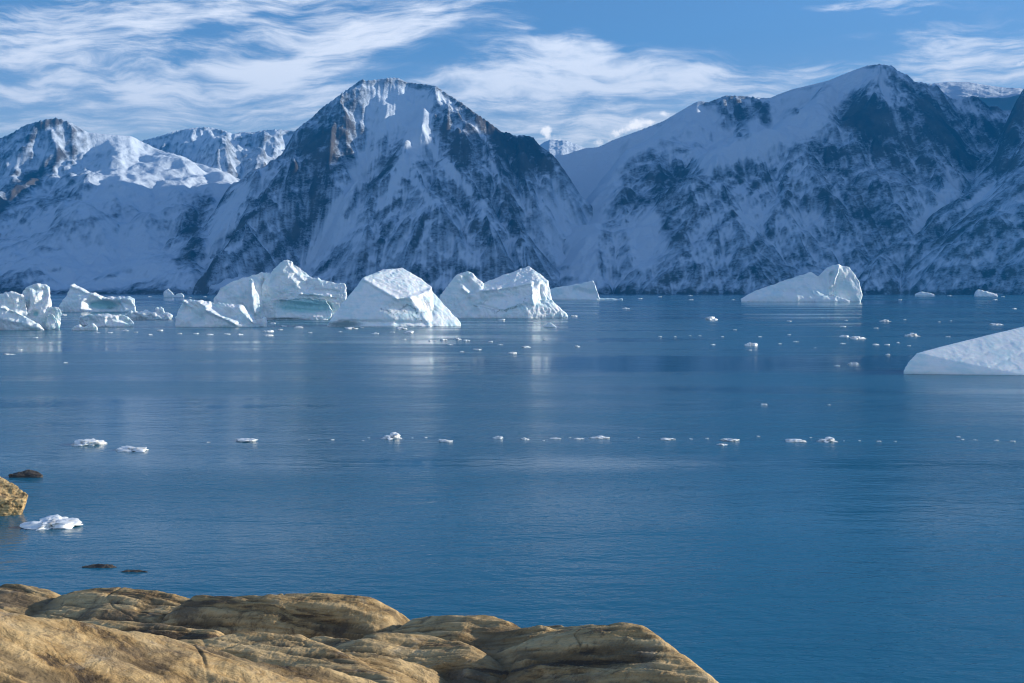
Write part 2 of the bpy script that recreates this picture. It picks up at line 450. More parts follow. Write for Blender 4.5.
# central peak
mountain(170, 640, 4500, 7000, [
    R((297, 131, 5950), (312, 119, 5970), (324, 107.5, 6000), (340, 96, 6000), (350, 89, 6030), (364, 79, 6050), (380, 79, 6080), (392, 77.5, 6100), (407, 82, 6080), (425, 84, 6050), (440, 86, 6000), (460, 101, 5980), (475, 112.5, 5970), (487, 121, 5950), (502, 132, 5950), (515, 136, 5950), (532, 137, 5950), (540, 146, 5920), (557, 160, 5850), (552, 185, 5650), (540, 215, 5350), (530, 250, 5050), k=1.35),
    R((297, 131, 5950), (285, 152, 5750), (277, 172, 5600), (245, 225, 5200), (217, 252, 4950), (195, 286, 4720), k=1.1),
    R((372, 190, 5330), (358, 225, 5080), (352, 286, 4760), k=1.1),
    R((440, 86, 6000), (442, 104, 5850), (450, 123, 5720), (437, 152, 5480), (430, 175, 5340), (440, 215, 5080), (448, 286, 4740), k=1.2),
    R((425, 84, 6050), (404, 155, 5480), (416, 188, 5260), (436, 213, 5080), (420, 260, 4850), k=1.1),
    R((441, 130, 5680), (455, 170, 5420), (474, 192, 5240), (490, 240, 4950), (500, 287, 4730), k=1.2),
    R((470, 110, 5970), (488, 142, 5720), (497, 175, 5480), (520, 225, 5120), (530, 286, 4760), k=1.2),
    R((520, 136, 5950), (528, 165, 5700), (535, 205, 5400), k=1.2)],
    [(285, 152), (297, 131), (305, 124), (312.5, 119), (324, 107.5), (335, 100), (340, 96), (350, 89), (364, 79), (367.5, 81), (382.5, 79), (392.5, 77.5), (400, 78), (407.5, 82), (425, 84), (437.5, 86), (441, 89), (446, 92.5), (460, 101), (475, 112.5), (487.5, 121), (502.5, 132.5), (507.5, 132), (515, 136), (522.5, 135), (532.5, 137), (540, 146), (550, 152.5), (557, 160)],
    du=.8, dy=7., seed=31, amp=48, wl=260.,
    rocks=[(318, 130, 14, 30, .2), (480, 135, 30, 36, .2), (520, 160, 26, 26, .22), (470, 272, 60, 10, .2)],
    snows=[(400, 108, 34, 26, .85), (350, 235, 20, 40, .4), (420, 250, 50, 20, .25), (560, 230, 30, 60, .6)],
    lines=[(399, 103, 367, 158, 10, -.45), (367, 158, 309, 267, 9, -.5), (430, 96, 414, 146, 7, -.4), (414, 146, 383, 209, 6, -.45), (344, 107, 309, 146, 12, .36), (309, 146, 285, 178, 9, .3), (346, 128, 309, 193, 8, .32), (322, 200, 300, 235, 7, .22),
           (395, 158, 371, 185, 3.5, .6), (399, 201, 375, 217, 3, .5), (430, 209, 414, 244, 4, .55), (362, 190, 345, 215, 3, .4), (438, 119, 461, 158, 11, .5), (477, 103, 504, 139, 12, .34), (504, 139, 524, 166, 10, .34), (531, 142, 546, 166, 8, .5),
           (471, 123, 492, 146, 2.5, -.5), (449, 166, 469, 189, 5, -.7), (489, 158, 500, 180, 2.5, -.5), (423, 130, 436, 153, 3, -.6), (404, 160, 436, 212, 3, -.5), (239, 189, 196, 267, 8, -.5), (278, 182, 231, 236, 4, .42), (231, 236, 200, 284, 4, .42),  # thin pale lines on the middle ribs paint their sunlit slivers
           (262, 225, 235, 262, 3, .35), (300, 225, 262, 268, 4, .3), (340, 250, 318, 275, 4, .3), (385, 235, 360, 262, 4, .3), (462, 200, 485, 240, 6, .3), (505, 200, 520, 240, 6, .3), (450, 240, 470, 262, 5, -.3)],
    label='tall pyramid-shaped snowy peak in the centre with dark crags on its right', rockbias=-.01)
# right massif
mountain(500, 1150, 4500, 7900, [
    R((480, 190, 7000), (545, 162, 7000), (585, 148, 7000), (600, 146, 6950), (637, 131, 6900), (662, 121, 6850), (682, 109, 6830), (694, 102, 6800), (705, 102, 6820), (722, 96, 6850), (740, 96, 6880), (767, 98, 6860), (790, 89, 6780), (825, 80.5, 6700), (855, 67.5, 6650), (875, 64, 6600), (893, 71, 6600), (910, 82, 6600), (923, 85, 6600), (950, 98, 6650), (975, 92, 6700), (1000, 108, 6750), (1060, 110, 6850), (1150, 110, 6900), k=1.15),
    R((876, 64, 6600), (878, 78, 6450), (884, 100, 6250), (895, 120, 6100), (915, 140, 5950), (932, 152, 5850), (946, 176, 5600), (950, 215, 5250), (945, 250, 5000), k=1.0),
    R((835, 78, 6680), (805, 108, 6350), (765, 130, 6120), (720, 148, 5950), (690, 178, 5650), (668, 230, 5180), (650, 287, 4760), k=.7, r=60),
    R((878, 74, 6480), (850, 135, 5950), (800, 160, 5680), (772, 195, 5350), (762, 240, 5020), (752, 288, 4740), k=.9),
    R((694, 102, 6800), (680, 130, 6500), (640, 152, 6200), (622, 195, 5750), (604, 245, 5200), (592, 288, 4780), k=.75, r=60),
    R((895, 120, 6100), (872, 165, 5700), (852, 225, 5200), (838, 286, 4760), k=.95),
    R((767, 98, 6860), (745, 112, 6650), (733, 140, 6350), k=.9),
    R((975, 92, 6700), (972, 120, 6450), (985, 150, 6150), k=1.0), R((950, 98, 6650), (945, 125, 6350), (955, 150, 6100), k=1.0),
    R((1040, 110, 6800), (1010, 130, 6450), (990, 155, 6150), k=1.0)],
    [(570, 153), (585, 148), (595, 147.5), (600, 146), (612, 140), (637, 131), (662, 121), (682, 109), (694, 102), (700, 101), (705, 102.5), (720, 97), (722, 95.5), (740, 96), (755, 97.5), (767, 98), (775, 94.5), (790, 89), (807, 85), (825, 80.5), (840, 74), (853, 69), (863, 65.5), (875, 64), (888, 66), (893, 71), (903, 75), (910, 82), (919, 82.5), (923, 85)],
    du=.9, dy=8., seed=41, amp=46, wl=270.,
    rocks=[(862, 112, 22, 24, .45), (745, 122, 20, 16, .3), (655, 178, 34, 22, .2), (900, 130, 24, 26, .2), (950, 135, 45, 28, .25), (830, 160, 50, 20, .15), (880, 205, 60, 36, .15), (700, 274, 80, 12, .2), (800, 258, 60, 26, .14)],
    snows=[(805, 103, 40, 14, .95), (835, 84, 26, 10, .95), (860, 73, 20, 6, .8), (640, 140, 60, 14, .95), (770, 130, 60, 14, .9), (690, 115, 30, 12, .95), (580, 205, 26, 60, .95), (600, 165, 40, 18, .95), (560, 180, 30, 40, .9), (720, 150, 30, 10, .8), (645, 240, 14, 30, .6)],
    lines=[(850, 78, 814, 114, 9, -.6), (814, 114, 755, 146, 10, -.6), (755, 146, 705, 162, 8, -.6), (587, 160, 574, 210, 14, -.5), (574, 210, 585, 262, 12, -.5), (651, 212, 642, 262, 8, -.5), (832, 85, 796, 110, 3.5, .6), (796, 110, 785, 118, 3, .4), (737, 108, 745, 140, 7, .45), (762, 108, 770, 128, 6, .5),
           (628, 164, 678, 137, 6, .42), (628, 178, 682, 173, 9, .4), (646, 205, 623, 196, 8, .42), (680, 150, 712, 142, 4, .4), (750, 166, 673, 243, 4.5, .35), (773, 170, 708, 240, 3, .32), (728, 170, 668, 215, 3, .3), (795, 190, 760, 240, 5, .25), (841, 101, 868, 124, 15, .5), (868, 124, 890, 160, 10, .3),
           (814, 151, 877, 151, 9, .25), (877, 76, 904, 128, 4, -.3), (904, 128, 950, 178, 4, -.3), (893, 80, 925, 98, 5, .4), (922, 105, 968, 164, 10, .35), (912, 140, 945, 185, 6, .35), (962, 178, 931, 212, 5, -.5), (931, 212, 905, 245, 5, -.35), (985, 110, 1005, 150, 8, .3), (955, 100, 990, 118, 6, -.4),  # pale line down the summit rib: mottled snow, with its sunlit edge painted in
           (740, 195, 755, 225, 9, -.3), (610, 215, 598, 262, 6, .3), (660, 215, 690, 262, 6, .22), (850, 175, 880, 235, 8, .2), (790, 215, 840, 225, 6, -.2)],
    label='long right massif with a smooth snow ramp and a dark cliff under its highest dome', rockbias=.02)
# near right slope
mountain(820, 1330, 4150, 6900, [
    R((1400, 40, 6100), (1200, 50, 6000), (1120, 52, 5900), (1060, 62, 5800), (1024, 83, 5700), (1010, 100, 5650), (1000, 122, 5580), (990, 148, 5450), (970, 163, 5350), (945, 192, 5150), (925, 217, 4980), (895, 247, 4780), (872, 276, 4580), (858, 292, 4440), k=1.3),
    R((1060, 62, 5800), (1045, 140, 5250), (1000, 210, 4850), (960, 260, 4580), (945, 290, 4440), k=.7, r=60),
    R((1130, 52, 5900), (1110, 140, 5250), (1060, 220, 4750), (1035, 290, 4400), k=.75, r=60)],
    [(925, 217), (945, 192), (970, 163), (990, 149), (997, 132), (1010, 102), (1018, 88), (1024, 83), (1060, 62), (1120, 52)],
    du=1., dy=8., seed=51, amp=34, wl=240., rocks=[(1010, 120, 20, 20, .25), (990, 165, 40, 10, .3), (1000, 275, 60, 14, .25), (940, 235, 40, 10, .25)], snows=[(975, 175, 25, 8, .3)], lines=[(1015, 164, 940, 212, 4, .42), (1024, 185, 950, 240, 3, .25), (1024, 215, 960, 262, 3, .25), (1000, 120, 1012, 140, 5, .4), (1024, 245, 985, 275, 4, .3), (990, 185, 935, 225, 4, -.3)],
    label='near dark slope rising to the right edge of the fjord wall', rockbias=.08)

# high peak beyond the right edge of the picture: its shadow lies over the fjord wall
mountain(1040, 1560, 4300, 7900, [
    R((1500, -60, 4900), (1400, -130, 5200), (1320, -110, 5600), (1265, -72, 6100), (1215, -42, 6700), (1190, 5, 7050), (1175, 10, 7500), (1170, 45, 7800), k=1.05),
    R((1265, -85, 6100), (1330, -10, 6300), (1400, 10, 6600), (1480, 40, 7000), (1560, 70, 7300), k=1.0),
    R((1320, -110, 5600), (1330, 60, 5000), (1330, 200, 4500), k=1.0), R((1400, 10, 6600), (1400, 130, 5500), (1380, 260, 4700), k=.95)],
    None, du=3., dy=20., seed=61, amp=40, label='high peak of the fjord wall beyond the right edge', rockbias=.1)

# ------------------------------------------------------------------ water
def water_mat():
    m, k, b, out = new_mat('fjord_water')
    pos = k.node('ShaderNodeNewGeometry').outputs['Position']
    big = k.noise(k.mapping(pos, rot=(0, 0, .05), scale=(.22, 1, 1)), 1 / 60., 4., .55, .6)
    big2 = k.noise(k.mapping(pos, rot=(0, 0, -.06), scale=(.16, 1, 1)), 1 / 420., 4., .6, .5)
    ruff = k.smooth(k.math('ADD', k.math('MULTIPLY', big, .55), k.math('MULTIPLY', big2, .55)), .47, .60)                         # wind-ruffled against calm lanes
    w1 = k.noise(k.mapping(pos, rot=(0, 0, .15), scale=(.45, 1, 1)), 1 / 1.1, 3., .55)
    w0 = k.noise(k.mapping(pos, rot=(0, 0, .05), scale=(.5, 1, 1)), 1 / .32, 2., .5)
    w2 = k.noise(k.mapping(pos, rot=(0, 0, -.12), scale=(.4, 1, 1)), 1 / 4.5, 3., .5)
    w3 = k.noise(k.mapping(pos, rot=(0, 0, .1), scale=(.4, 1, 1)), 1 / 22., 2., .5)
    h = k.math('ADD', k.math('ADD', k.math('ADD', k.math('MULTIPLY', w0, .045), k.math('MULTIPLY', w1, .13)), k.math('MULTIPLY', w2, .30)), k.math('MULTIPLY', w3, .5))
    st = k.lin(ruff, 0, 1, .22, .92)
    k.set(b.inputs['Normal'], k.node('ShaderNodeBump', {'Height': h, 'Strength': st, 'Distance': 1.0}).outputs[0])
    k.set(b.inputs['Base Color'], (.010, .116, .194, 1))
    k.set(b.inputs['Roughness'], k.lin(ruff, 0, 1, .05, .24))
    k.set(b.inputs['IOR'], 1.333)
    return m
me = bpy.data.meshes.new('water')
me.from_pydata([(-9000, -900, 0), (9000, -900, 0), (9000, 12500, 0), (-9000, 12500, 0)], [], [(0, 1, 2, 3)])
me.materials.append(water_mat())
tag(link(bpy.data.objects.new('water', me)), 'calm deep blue fjord water with wind-ruffled lanes', 'water', None, 'structure')

# ------------------------------------------------------------------ ice
def ice_mat(name, bump):
    m, k, b, out = new_mat(name)
    pos = k.node('ShaderNodeTexCoord').outputs['Object']
    sc = k.attr('unit')
    n1 = k.noise(k.mapping(pos, rot=(.2, .25, 0), scale=(.35, .35, 2.2)), .55, 5., .6, .4)
    n2 = k.noise(pos, 1.3, 5., .6)
    base = k.mix(n1, (.74, .82, .87), (.89, .91, .92))
    base = k.mix(k.smooth(k.noise(k.mapping(pos, rot=(.3, .5, 0), scale=(1, 1, 1.8)), .06, 4., .6, .6), .44, .66, 0, .65), base, (.55, .76, .83))
    teal = k.smooth(k.math('ADD', k.attr('teal'), k.math('MULTIPLY', k.math('SUBTRACT', n1, .5), .9)), .25, .75)
    base = k.mix(k.math('MULTIPLY', teal, .85), base, (.34, .66, .71))
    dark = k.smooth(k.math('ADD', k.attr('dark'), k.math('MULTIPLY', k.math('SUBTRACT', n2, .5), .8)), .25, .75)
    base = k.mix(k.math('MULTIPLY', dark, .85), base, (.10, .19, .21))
    k.set(b.inputs['Base Color'], base)
    k.set(b.inputs['Roughness'], .42); k.set(b.inputs['IOR'], 1.31)
    k.set(b.inputs['Subsurface Weight'], .25); k.set(b.inputs['Subsurface Radius'], (.35, .8, 1.2)); k.set(b.inputs['Subsurface Scale'], 1.2)
    h = k.math('ADD', k.math('MULTIPLY', n1, .7), k.math('MULTIPLY', n2, .35))
    k.set(b.inputs['Normal'], k.node('ShaderNodeBump', {'Height': h, 'Strength': bump, 'Distance': .9}).outputs[0])
    return m
M_ICE = ice_mat('glacier_ice', .8); M_ICE_SMOOTH = ice_mat('smooth_glacier_ice', .10)

def hull_mesh(name, hulls, voxel):
    bm = bmesh.new()
    for pts in hulls:
        vs = [bm.verts.new(p) for p in pts]
        r = bmesh.ops.convex_hull(bm, input=vs)
        bad = [g for g in set(r['geom_interior'] + r['geom_unused']) if isinstance(g, bmesh.types.BMVert)]
        bmesh.ops.delete(bm, geom=bad, context='VERTS')
    bmesh.ops.recalc_face_normals(bm, faces=bm.faces)
    me = bpy.data.meshes.new(name); bm.to_mesh(me); bm.free()
    o = link(bpy.data.objects.new(name, me))
    rm = o.modifiers.new('r', 'REMESH'); rm.mode = 'VOXEL'; rm.voxel_size = voxel
    sm = o.modifiers.new('s', 'SMOOTH'); sm.iterations = 1; sm.factor = .5
    dg = bpy.context.evaluated_depsgraph_get(); dg.update()
    me2 = bpy.data.meshes.new_from_object(o.evaluated_get(dg))
    o.modifiers.clear(); o.data = me2; bpy.data.meshes.remove(me); me2.name = name
    return o

def displaced(o, fn):
    me = o.data; n = len(me.vertices)
    c = np.empty(n * 3, np.float32); me.vertices.foreach_get('co', c); c = c.reshape(-1, 3).astype(float)
    nn = np.empty(n * 3, np.float32); me.vertices.foreach_get('normal', nn); nn = nn.reshape(-1, 3)
    c = c + nn * fn(c, nn)[:, None]
    me.vertices.foreach_set('co', c.astype(np.float32).reshape(-1))
    me.polygons.foreach_set('use_smooth', np.ones(len(me.polygons), bool))
    me.update()
    return c, nn

def set_attr(me, name, v):
    a = me.attributes.new(name, 'FLOAT', 'POINT'); a.data.foreach_set('value', np.asarray(v, np.float32).reshape(-1))

BERG_G = 'icebergs floating in the fjord'
def berg(label, wl, hulls, patches=(), feats=(), amp=1.0, seed=1, detail=None, strata=0., foot=.6, name='iceberg', mat=None):
    """hulls: lists of (u, v, dy) - v None means a point of the waterline contour pushed under water."""
    uu = [p[0] for h in hulls for p in h]
    um = (min(uu) + max(uu)) / 2
    wx, wy, _ = on_water(um, wl)
    px = wy / F                                     # metres per pixel there
    H3 = []
    for h in hulls:
        pts = []
        for (u, v, dyp) in h:
            y = wy + dyp * px
            if v is None:
                p = at(u, wl, y); pts.append((p[0] - wx, p[1] - wy, -5 * px)); pts.append((p[0] - wx, p[1] - wy, .25 * px))
            else:
                p = at(u, v, y); pts.append((p[0] - wx, p[1] - wy, p[2]))
        H3.append(pts)
    o = hull_mesh(name, H3, detail or px * .55)
    s = 1 / px                                      # noise runs in pixel-sized units so each berg has like detail
    def fn(c, n):
        x, y, z = c.T * s
        d = fbm3(x / 22, y / 22, z / 16, 4, seed, .5) * 2.2
        d += (fbm3(x / 9, y / 9, z / 14, 3, seed + 9, .5, True) - .5) * 1.3
        d += (np.abs(perlin3(x / 5 + z / 9, y / 5, z / 11, seed + 15)) - .25) * 1.6
        if strata: d += strata * perlin3(x / 30 + 5, y / 30, (z + x * .10) / 2.2, seed + 3) * .45
        w = np.clip(1 - (z - 0) / 3, 0, 1) * np.clip((z + 3) / 3, 0, 1)
        d -= foot * w                                # wave-cut notch at the waterline
        return d * px * amp * .62
    c, n = displaced(o, fn)
    gx, gy, gz = c[:, 0] + wx, c[:, 1] + wy, c[:, 2]
    if feats:                                        # carved hollows (+) and standing ribs (-) on the near side
        pu, pv = project(gx, gy, gz)
        front = sstep(.35, -.25, n[:, 1])
        wob = 1.6 * perlin3(c[:, 0] * s / 7, c[:, 1] * s / 7, c[:, 2] * s / 7, seed + 77)
        for (a0, b0, a1, b1, wd_, dp) in feats:
            ex, ey = a1 - a0, b1 - b0
            t = np.clip(((pu - a0) * ex + (pv - b0) * ey) / max(ex * ex + ey * ey, 1e-6), 0, 1)
            ds = np.hypot(pu - a0 - t * ex + wob, pv - b0 - t * ey + wob * .6)
            q = dp * px * np.exp(-(ds / wd_) ** 2 * 1.2) * front
            c[:, 1] += q
        gy = c[:, 1] + wy
    pu, pv = project(gx, gy, gz)
    for nm in ('teal', 'dark'):
        a = np.zeros(len(c))
        for p in patches:
            if p[0] != nm: continue
            if len(p) == 7:                              # a vein along a segment
                _, a0, b0, a1, b1, wd_, st = p
                ex, ey = a1 - a0, b1 - b0
                q = np.clip(((pu - a0) * ex + (pv - b0) * ey) / (ex * ex + ey * ey), 0, 1)
                w1 = 2.2 * perlin2(pu / 6, pv / 6, seed + 31) + perlin2(pu / 2.3, pv / 2.3, seed + 32)
                w2 = 2.2 * perlin2(pu / 6 + 9, pv / 6, seed + 33) + perlin2(pu / 2.3, pv / 2.3, seed + 34)
                a = np.maximum(a, .78 * st * np.exp(-(np.hypot(pu - a0 - q * ex + w1, pv - b0 - q * ey + w2) / (1.5 * wd_)) ** 2))
                continue
            t, u, v, ru, rv, st = p
            if t == nm: a = np.maximum(a, st * np.exp(-(((pu - u) / ru) ** 2 + ((pv - v) / rv) ** 2) ** 1.4))
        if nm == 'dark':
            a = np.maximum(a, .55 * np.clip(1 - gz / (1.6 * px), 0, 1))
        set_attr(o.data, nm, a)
    # object space in pixel units for the material: keep metres but scale the mesh
    v = (c * s).astype(np.float32)
    o.data.vertices.foreach_set('co', v.reshape(-1)); o.scale = (px, px, px); o.data.update()
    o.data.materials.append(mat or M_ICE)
    o.location = (wx, wy, 0)
    tag(o, label, 'iceberg', BERG_G)
    return o

N = None
# left cluster
berg('jagged white iceberg cluster at the left edge with a lumpy top knob', 330, [
    [(-30, 298, 8), (0, 294, 6), (14, 291.5, 8), (22, 296, 6), (27, 312, 4), (-30, N, 0), (26, N, 0), (26, N, 22), (-30, N, 22)],
    [(22, 292, 14), (27, 288, 12), (36, 284.5, 14), (45, 284, 16), (49, 288, 16), (50, 301, 14), (48, 303, 10), (38, 300, 8), (22, 300, 10), (20, N, 8), (48, N, 8), (48, N, 26), (20, N, 26)],
    [(-20, 309, 0), (2, 307, 0), (14, 310, -2), (30, 320, -4), (38, 325, -4), (44, 331, -5), (-20, N, -4), (44, N, -5), (40, N, 8), (-20, N, 10)],
    [(47, 305.5, 4), (56, 306, 4), (63, 310, 5), (62.5, 313, 5), (55, 315, 3), (47, 315, 4), (47, N, 4), (56, N, 4), (57, N, 10), (47, N, 12)],
    [(48, 313, 0), (57, 318, 1), (58, 326, 0), (60, 331, 1), (48, N, 0), (60, N, 0), (58, N, 8), (48, N, 8)]],
    [('teal', 36, 314, 3, 3, .9), ('teal', 60, 327, 2, 3, .7), ('dark', 8, 320, 4, 8, .25)], feats=[(2, 307, 20, 313, 2, -3), (10, 303, 12, 312, 3, 5), (26, 292, 27, 306, 3, 5), (44, 296, 40, 302, 4, 4), (52, 312, 50, 322, 3, 4), (30, 316, 36, 313, 3, 5), (0, 318, 40, 327, 3, -2), (20, 300, 22, 308, 3, 4), (36, 290, 44, 291, 3, 3)], seed=2, amp=1.25)
berg('white wedge iceberg with a teal hollow in its side', 312, [
    [(60, 306, 0), (68, 293, 4), (73, 284, 8), (80, 287, 10), (92, 294, 10), (108, 299, 8), (86, 301, 2), (60, N, 0), (84, N, 0), (108, N, 8), (108, N, 20), (64, N, 20)],
    [(86, 299, 8), (106, 297, 12), (130, 296.5, 14), (134, 299, 12), (120, 301, 8), (90, N, 9), (134, N, 9), (134, N, 26), (90, N, 26)],
    [(119, 299, 2), (127, 297, 2), (134, 299, 4), (136, 311, 4), (122, 311, 0), (119, N, 2), (136, N, 0), (135, N, 14), (119, N, 14)]],
    [('teal', 103, 305, 16, 5, 1.0), ('dark', 110, 308, 6, 2, .5)], feats=[(90, 305, 114, 306, 5, 10), (73, 286, 100, 297, 2.5, -3), (84, 300, 80, 308, 2, -2), (122, 303, 130, 306, 3, 3), (115, 300, 122, 310, 2, 3)], seed=3)
berg('low flat-topped ice block in front of the teal-hollowed wedge', 327, [
    [(80, 316, 10), (98, 314, 6), (116, 314, 6), (124, 315, 8), (134, 322, 8), (99, 326, 0), (98, N, 0), (116, N, 0), (134, N, 8), (132, N, 20), (80, N, 22)]],
    [('teal', 90, 320, 8, 6, .45), ('teal', 127, 322, 6, 5, .5)], feats=[(88, 320, 94, 324, 4, 5), (98, 316, 116, 317, 2, -2), (106, 318, 106, 325, 1.5, -2), (120, 319, 128, 323, 3, 4)], seed=4, name='ice_block')
berg('thin lumpy white floe below the flat-topped ice block', 330.5, [
    [(73, 327, 0), (80, 325, 0), (84, 327, 0), (73, N, 0), (84, N, 0), (84, N, 6), (73, N, 6)],
    [(83, 328, 0), (93, 324, 0), (97, 327, 0), (83, N, 0), (97, N, 0), (97, N, 6), (83, N, 6)]], seed=5, amp=.8, name='ice_floe')
berg('long lumpy low ice floe right of the teal-hollowed wedge', 319.5, [
    [(128, 312, 0), (140, 311, 2), (152, 312, 3), (166, 313, 3), (173, 315, 3), (168, 318, 0), (130, N, 0), (168, N, 0), (170, N, 10), (130, N, 12)],
    [(138, 311, 2), (146, 309, 4), (150, 312, 2), (140, N, 2), (150, N, 2), (148, N, 8)],
    [(156, 308, 3), (161, 306.5, 4), (164, 310, 3), (156, N, 3), (164, N, 3), (160, N, 9)]],
    [('dark', 140, 318, 14, 2.5, .6), ('teal', 158, 318, 12, 3, .5)], feats=[(134, 315, 140, 317, 2, 3), (150, 316, 152, 318, 2, 3), (160, 314, 164, 317, 2, 3)], seed=6, amp=1.2, name='ice_floe')
berg('grey-fronted low iceberg with a white diagonal crest', 327, [
    [(176, 317, 2), (184, 299.5, 8), (199, 300.5, 10), (211, 302, 10), (215, 309, 6), (208, 310, 2), (236, 323.5, -4), (176, N, 0), (206, N, -3), (236, N, -5), (236, N, 18), (178, N, 20)],
    [(208, 304, 10), (231, 304, 9), (241, 305, 10), (249, 315.5, 8), (258, 325, 6), (232, 309, 2), (236, 322, -3), (238, N, -5), (259, N, 2), (258, N, 20), (206, N, 20)],
    [(255, 320, 4), (262, 319, 5), (266, 317.5, 5), (267, 325, 4), (255, N, 3), (267, N, 3), (266, N, 8), (256, N, 8)]],
    [('dark', 205, 316, 14, 6, .28), ('teal', 215, 322, 20, 3, .3)], feats=[(208, 310, 236, 323, 2.4, -6), (186, 309, 200, 319, 6, 6), (215, 307, 228, 314, 5, 6), (240, 308, 252, 320, 2.6, -5), (228, 312, 236, 318, 4, 4), (184, 301, 190, 306, 2, -3), (199, 302, 206, 306, 2, -3), (190, 304, 196, 307, 2, 3)], seed=7)  # wide dark patch paints the shade of the front-left face
berg('smooth blue-grey dome-backed iceberg with a white pillar on its right end', 320, [
    [(213, 299, 4), (220, 288, 8), (239, 279, 12), (250, 276, 12), (261, 272, 12), (270, 272, 13), (268, 300, 6), (240, 296, 0), (213, N, 2), (240, N, -2), (262, N, 2), (270, N, 14), (270, N, 32), (216, N, 32)],
    [(248.5, 281, 0), (251, 278, 0), (254, 281, 0), (254, 287, 0), (249, 287, 0), (250, N, 0), (257, N, 0), (256, N, 8), (250, N, 8)],
    [(250, 287, -2), (254, 286, -2), (258, 292, -2), (259, 307, -3), (261, 317, -4), (250, 300, -3), (249, N, -4), (262, N, -4), (262, N, 8), (250, N, 8)]],
    [('teal', 245, 305, 10, 10, .2)], feats=[(262, 280, 266, 312, 3, 7), (225, 295, 240, 308, 7, 3), (240, 284, 246, 300, 3, 3), (252, 284, 255, 312, 2.5, -4)], seed=8, amp=.9)
berg('tallest teal iceberg with a white striped ledge running right', 320, [
    [(262, 285, 8), (274, 271, 14), (280, 262.5, 16), (287.5, 259, 16), (292, 262, 16), (304, 275, 17), (318, 283, 16), (310, 296, 6), (290, 292, 4), (262, N, 6), (290, N, 0), (318, N, 0), (322, N, 36), (264, N, 36)],
    [(295, 276, 18), (304, 276, 14), (321, 281.5, 12), (328, 285, 10), (336, 283, 10), (345.5, 284, 10), (347, 297, 8), (338, 304, 6), (318, 299, 4), (310, 293, 6), (320, N, 12), (336, N, 12), (338, N, 34), (300, N, 34)],
    [(275, 300, 2), (300, 297, 0), (325, 300, 1), (333, 311, 3), (328, 318, 3), (275, N, 0), (328, N, 1), (330, N, 20), (275, N, 20)]],
    [('teal', 305, 306, 30, 8, .95), ('teal', 290, 290, 18, 16, .35), ('dark', 285, 318.5, 22, 1.5, .7)], feats=[(280, 305, 324, 307, 8, 6), (284, 309, 318, 312, 2, 3), (290, 300, 314, 303, 2, -2.5), (284, 272, 300, 286, 4, -2), (276, 280, 282, 300, 4, 3), (300, 284, 318, 290, 4, 3), (306, 289, 338, 291.5, 1.4, 3), (310, 296, 336, 299, 1.4, 3), (300, 294, 330, 295.5, 1.6, -3), (290, 267, 303, 279, 2, -2)], seed=9, strata=1.2, foot=1.6)
berg('large slab iceberg with a tilted layered white top and dark veins', 326.5, [
    [(327, 325, 2), (335, 313.5, 6), (346, 299, 10), (362.5, 280, 14), (364, 277, 16), (383, 269.6, 34), (402, 267.5, 40), (408, 271, 38), (421, 278.5, 34), (431, 286.5, 26), (434, 298, 22), (396, 297.5, -2), (411, 298.5, -1), (386, 306, -6), (431, 292, 18),
     (327, N, 0), (360, N, -8), (390, N, -12), (430, N, -4), (437, N, 6), (437, N, 48), (335, N, 48)],
    [(431, 290, 24), (437, 307.5, 18), (449, 315, 16), (460.5, 322.5, 14), (461, 326, 13), (400, 312, 0), (400, N, -6), (440, N, 0), (461, N, 12), (455, N, 34), (410, N, 34)]],
    [('dark', 344, 324, 22, 4, .75), ('dark', 383, 309, 393, 314, 1.3, .7), ('dark', 393, 314, 408, 304, 1.2, .7), ('dark', 408, 304, 417, 313, 1.3, .75), ('dark', 417, 313, 433, 310, 1.1, .65), ('dark', 393, 318, 405, 312, 1.2, .6), ('dark', 405, 312, 422, 321, 1.3, .7), ('dark', 382, 310, 398, 303, 1., .6), ('teal', 410, 315, 40, 9, .35)], feats=[(386, 307, 420, 312, 6, 3), (364, 279, 396, 298, 2.2, -3), (396, 298, 411, 298, 2.2, -3), (411, 298, 431, 290, 2.2, -3), (340, 322, 430, 323, 2, 3), (420, 300, 430, 310, 5, 3)], seed=10, amp=.42, strata=1.6, mat=M_ICE_SMOOTH, foot=1.)
